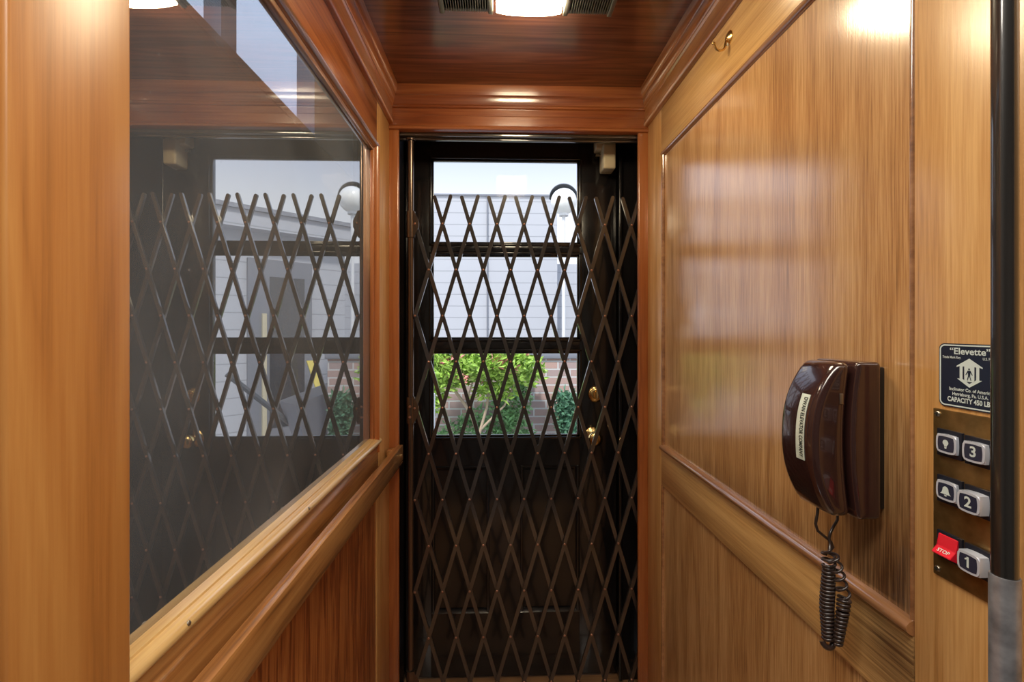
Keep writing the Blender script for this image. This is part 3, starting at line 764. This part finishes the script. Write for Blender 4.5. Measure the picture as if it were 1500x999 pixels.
# ------------------------------------------------------------------ landing behind the camera
hw = empty('wall_landing', (0, -1, 0)); struct(hw, 'plain plaster walls of the landing outside the near side of the lift', 'wall')
box('wall_piece', STUCCO, hw, -2.0, -.66, .22, .31, 0, 2.6); box('wall_piece', STUCCO, hw, .72, 2.0, .22, .31, 0, 2.6)
box('wall_piece', STUCCO, hw, -.66, .72, .22, .31, 2.30, 2.6)
box('wall_piece', STUCCO, hw, -.66, -.46, .22, .31, 0, 2.30); box('wall_piece', STUCCO, hw, .60, .72, .22, .31, 0, 2.30)
box('wall_piece', STUCCO, hw, -2.1, -2.0, -2.4, .31, 0, 2.6); box('wall_piece', STUCCO, hw, 2.0, 2.1, -2.4, .31, 0, 2.6)
box('wall_piece', STUCCO, hw, -2.0, 2.0, -2.5, -2.4, 0, 2.6)
o = box('ceiling_landing', STUCCO, None, -2.1, 2.1, -2.5, .31, 2.6, 2.68); struct(o, 'plaster ceiling of the landing', 'ceiling')
o = box('floor_landing', CARPET, None, -2.1, 2.1, -2.5, -.002, -.08, -.002); struct(o, 'dark carpeted floor of the landing', 'floor')

# ------------------------------------------------------------------ outside
o = box('ground', PAVE, None, -40, 40, 2.0, 60, -.5, -.35); struct(o, 'grey paved ground outside', 'ground')

nb = empty('neighbour_house', (0, 8, 0)); tag(nb, 'pale grey lap sided building behind the brick garden wall', 'building')
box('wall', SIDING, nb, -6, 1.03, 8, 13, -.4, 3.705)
box('parapet_cap', MGREY, nb, -6, 1.05, 7.97, 8.02, 3.695, 3.725)
box('downpipe', MGREY, nb, -.19, -.17, 7.97, 8.0, -.4, 3.7)
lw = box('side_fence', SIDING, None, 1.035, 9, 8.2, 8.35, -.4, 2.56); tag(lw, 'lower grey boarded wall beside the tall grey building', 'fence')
gl = empty('globe_lamp', (.70, 4.9, 0)); tag(gl, 'round white globe lamp with a dark hood on a slim white post outside', 'lamp')
bm = B()
gprof = [(.138*math.sin(PI*k/24), -.138*math.cos(PI*k/24)) for k in range(25)]; gprof[0] = (0, -.138); gprof[-1] = (0, .138)
lathe(bm, gprof, (.70, 4.9, 2.765), (0, 0, 1), 32); obj('globe', bm, GLOBE, gl, 60)
bm = B(); R1, R2 = .156, .150; rings = []
for R in (R1, R2):
    rings.append([[bm.verts.new((.70 + R*math.cos(PI*j/16)*math.cos(t), 4.9 + R*math.sin(PI*j/16)*math.cos(t), 2.80 + R*math.sin(t))) for j in range(17)] for t in [PI*.5*k/10*.995 for k in range(11)]])
for g in rings:
    for k in range(10):
        for j in range(16): bm.faces.new((g[k][j], g[k][j+1], g[k+1][j+1], g[k+1][j]))
for k in range(10):
    for j in (0, 16): bm.faces.new((rings[0][k][j], rings[0][k+1][j], rings[1][k+1][j], rings[1][k][j]))
for j in range(16): bm.faces.new((rings[0][0][j], rings[0][0][j+1], rings[1][0][j+1], rings[1][0][j]))
obj('hood', bm, DGREY, gl, 60)
bm = B(); tube(bm, [(.70, 4.9, -.36), (.70, 4.9, 2.64)], .018, 16); lathe(bm, [(.05, 0), (.05, .03), (.018, .05)], (.70, 4.9, 2.61), (0, 0, 1), 20); obj('post', bm, WHITE, gl)

gw = empty('garden_wall', (0, 4.6, 0)); tag(gw, 'low old brick garden wall with a grey coping behind the shrubs', 'garden wall')
box('brickwork', BRICK, gw, -3, .85, 4.6, 4.85, -.36, 1.12)
box('coping', MGREY, gw, -3, .87, 4.57, 4.88, 1.12, 1.18, bev=.008)

def leaf(bm, p, s, mat=0, d=None):
    """one bent pointed leaf"""
    d = d or Vector((random.uniform(-1, 1), random.uniform(-1, .6), random.uniform(-.4, 1))).normalized()
    sd = d.cross(Vector((random.uniform(-1, 1), random.uniform(-1, 1), random.uniform(-1, 1)))).normalized(); nn = d.cross(sd)
    a = bm.verts.new(p); b = bm.verts.new(p+d*s*.5+sd*s*.2+nn*s*.08); c = bm.verts.new(p+d*s-nn*s*.1); e_ = bm.verts.new(p+d*s*.5-sd*s*.2+nn*s*.08)
    for f in (bm.faces.new((a, b, c)), bm.faces.new((a, c, e_))): f.material_index = mat
def foliage(bm, blobs, s, tips=0):
    for (x, y, z, rx, ry, rz, n) in blobs:
        for _ in range(n):
            while True:
                q = Vector((random.uniform(-1, 1), random.uniform(-1, 1), random.uniform(-1, 1)))
                if .25 < q.length < 1: break
            leaf(bm, Vector((x+q.x*rx, y+q.y*ry, z+q.z*rz)), s*random.uniform(.6, 1.3), 1 if random.random() < tips and q.z > .1 else 0)
sh = empty('flowering_shrub', (-.2, 4.25, -.3)); tag(sh, 'bright yellow green shrub with pink tips and bare pale branches against the brick wall', 'shrub')
bm = B(); foliage(bm, [(-.50, 4.12, 1.06, .28, .2, .22, 650), (-.20, 4.12, 1.10, .22, .2, .16, 420), (.08, 4.14, 1.10, .22, .2, .15, 400), (-.02, 4.2, .90, .20, .12, .16, 170), (-.62, 4.1, .80, .16, .15, .18, 140), (.30, 4.2, 1.02, .14, .12, .14, 90), (-.9, 4.1, 1.0, .25, .2, .3, 300)]*2, .075, .035)
for (x, z) in ((-.62, 1.15), (-.36, 1.16), (-.28, .98), (.03, 1.1), (.12, 1.06), (-.47, 1.12), (-.06, 1.14), (-.4, 1.02)):
    for _ in range(16): leaf(bm, Vector((x+random.uniform(-.035, .035), 4.02+random.uniform(-.04, .04), z+random.uniform(-.03, .03))), .06, 1)
obj('foliage', bm, [LEAF1, PINK], sh, 0)
for pts, r in (([(-.16, 4.22, -.36), (-.17, 4.2, .45), (-.24, 4.18, .66), (-.38, 4.16, .86), (-.46, 4.16, 1.0)], .022), ([(-.17, 4.2, .45), (-.10, 4.2, .7), (-.07, 4.2, .92), (-.04, 4.2, 1.05)], .014),
               ([(-.24, 4.18, .66), (-.26, 4.15, .82), (-.20, 4.15, 1.02)], .012), ([(-.16, 4.2, .5), (.06, 4.2, .72), (.18, 4.22, .98)], .012)):
    bm = B(); tube(bm, pts, r, 8, rfun=lambda t, r=r: r*(1-.55*t)); obj('branch', bm, BARK, sh, 60)
cr = empty('creeping_shrub', (.2, 4.4, -.3)); tag(cr, 'loose mid green creeper climbing the brick wall below the flowering shrub', 'shrub')
bm = B(); foliage(bm, [(.13, 4.43, .72, .20, .03, .18, 340), (-.05, 4.43, .52, .34, .03, .16, 360), (.26, 4.43, .90, .10, .03, .14, 130), (-.34, 4.43, .42, .24, .03, .14, 220), (.13, 4.43, .44, .22, .03, .14, 320)], .07); obj('foliage', bm, LEAF2, cr, 0)
bm = B(); tube(bm, [(.0, 4.42, -.36), (.08, 4.44, .5), (.24, 4.44, .95)], .010, 6); obj('stem', bm, BARK, cr)
iv = empty('ivy_bush', (.62, 4.2, -.3)); tag(iv, 'dark green ivy bush at the foot of the brick wall near the lamp post', 'shrub')
bm = B(); foliage(bm, [(.65, 4.42, .66, .10, .06, .17, 420), (.66, 4.42, .44, .10, .06, .16, 360), (.66, 4.42, .15, .10, .06, .22, 260)], .075); obj('foliage', bm, LEAF3, iv, 0)
bm = B(); tube(bm, [(.58, 4.44, -.36), (.58, 4.44, .6)], .014, 6); obj('stem', bm, BARK, iv)
rl = empty('stair_rail', (-.42, 3, -.35)); tag(rl, 'pale weathered stair rail slanting down outside the lower glass', 'rail')
box('post', WHITE, rl, -.452, -.405, 2.98, 3.03, -.36, 1.0, bev=.004)
bm = B(); tube(bm, [(-.43, 3.0, 1.03), (-.9, 3.05, .72)], .026, 10); obj('rail_bar', bm, WHITE, rl)

# house on the right, seen in the reflection: wall runs from P to Q
P, Q = Vector((1.30, 6.5)), Vector((3.0, 4.77))
hd = (Q-P).normalized(); hn = Vector((-hd.y, hd.x)); hn = hn if hn.y < 0 else -hn
hs_ = empty('garden_house', (1.30, 6.5, -.35)); tag(hs_, 'grey boarded garden house with a broad eave, seen in the window reflection', 'building')
def hp_(s, d, z): v = P + hd*s + hn*d; return (v.x, v.y, z)
def hbox(name, mat, s0, s1, d0, d1, z0, z1, par=hs_, dz=0):
    bm = B(); vv = [bm.verts.new(hp_(s, d, z + dz*s)) for s in (s0, s1) for d in (d0, d1) for z in (z0, z1)]
    for f in ((0, 1, 3, 2), (4, 6, 7, 5), (0, 4, 5, 1), (2, 3, 7, 6), (0, 2, 6, 4), (1, 5, 7, 3)): bm.faces.new([vv[i] for i in f])
    return obj(name, bm, mat, par, 0)
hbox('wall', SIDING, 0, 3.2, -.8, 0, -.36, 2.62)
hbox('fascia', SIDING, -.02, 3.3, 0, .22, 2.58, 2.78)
hbox('roof', ROOFM, -.06, 3.3, -.85, .26, 2.78, 2.83)
wnd = hbox('window_frame', MGREY, .48, 1.24, -.02, .05, -.36, 2.26)
hbox('window_pane', WINGLASS, .58, 1.00, .052, .06, .2, 2.05, wnd)
hbox('door_edge', BUFFP, 1.04, 1.09, .05, .08, -.36, 1.6, wnd)
yp = empty('yellow_plank', hp_(.35, .35, -.35)); tag(yp, 'yellow board leaning upright, seen in the window reflection', 'board')
bm = B(); a = Vector(hp_(.62, .30, 1.02)); b = Vector(hp_(.36, .75, -.34)); sdv = Vector((hd.x, hd.y, 0))*.045; th = Vector((hn.x, hn.y, 0))*.02
vv = [bm.verts.new(q) for q in (a-sdv, a+sdv, b+sdv, b-sdv, a-sdv+th, a+sdv+th, b+sdv+th, b-sdv+th)]
for f in ((0, 1, 2, 3), (4, 7, 6, 5), (0, 4, 5, 1), (1, 5, 6, 2), (2, 6, 7, 3), (3, 7, 4, 0)): bm.faces.new([vv[i] for i in f])
obj('plank', bm, YELLOW, yp, 0)
wb = empty('wheelbarrow', hp_(.9, .9, -.35)); tag(wb, 'grey garden barrow with a tilted tray, seen in the window reflection', 'barrow')
bm = B(); c = Vector(hp_(.85, .9, .55)); hd3 = Vector((hd.x, hd.y, 0)); hn3 = Vector((hn.x, hn.y, 0)); uz = Vector((0, 0, 1))
tp_ = [c+hd3*.36+uz*.10, c-hd3*.36+uz*.30, c-hd3*.36+uz*.30+hn3*.4, c+hd3*.36+uz*.10+hn3*.4]; bt = [c+hd3*.22-uz*.30, c-hd3*.2-uz*.24, c-hd3*.2-uz*.24+hn3*.3, c+hd3*.22-uz*.30+hn3*.3]
A_ = [bm.verts.new(p) for p in tp_]; B_ = [bm.verts.new(p) for p in bt]
bm.faces.new(B_)
for k in range(4): bm.faces.new((A_[k], A_[(k+1) % 4], B_[(k+1) % 4], B_[k]))
obj('tray', bm, MGREY, wb, 0)
bm = B(); tube(bm, [c+hd3*.85+uz*.42, c+hd3*.2-uz*.2, c-hd3*.35-uz*.45], .028, 8); obj('handle', bm, DGREY, wb)
bm = B(); lathe(bm, [(0, -.03), (.17, -.03), (.2, 0), (.17, .03), (0, .03)], c-hd3*.4-uz*.69+hn3*.2, hn3, 20); obj('wheel', bm, DGREY, wb)
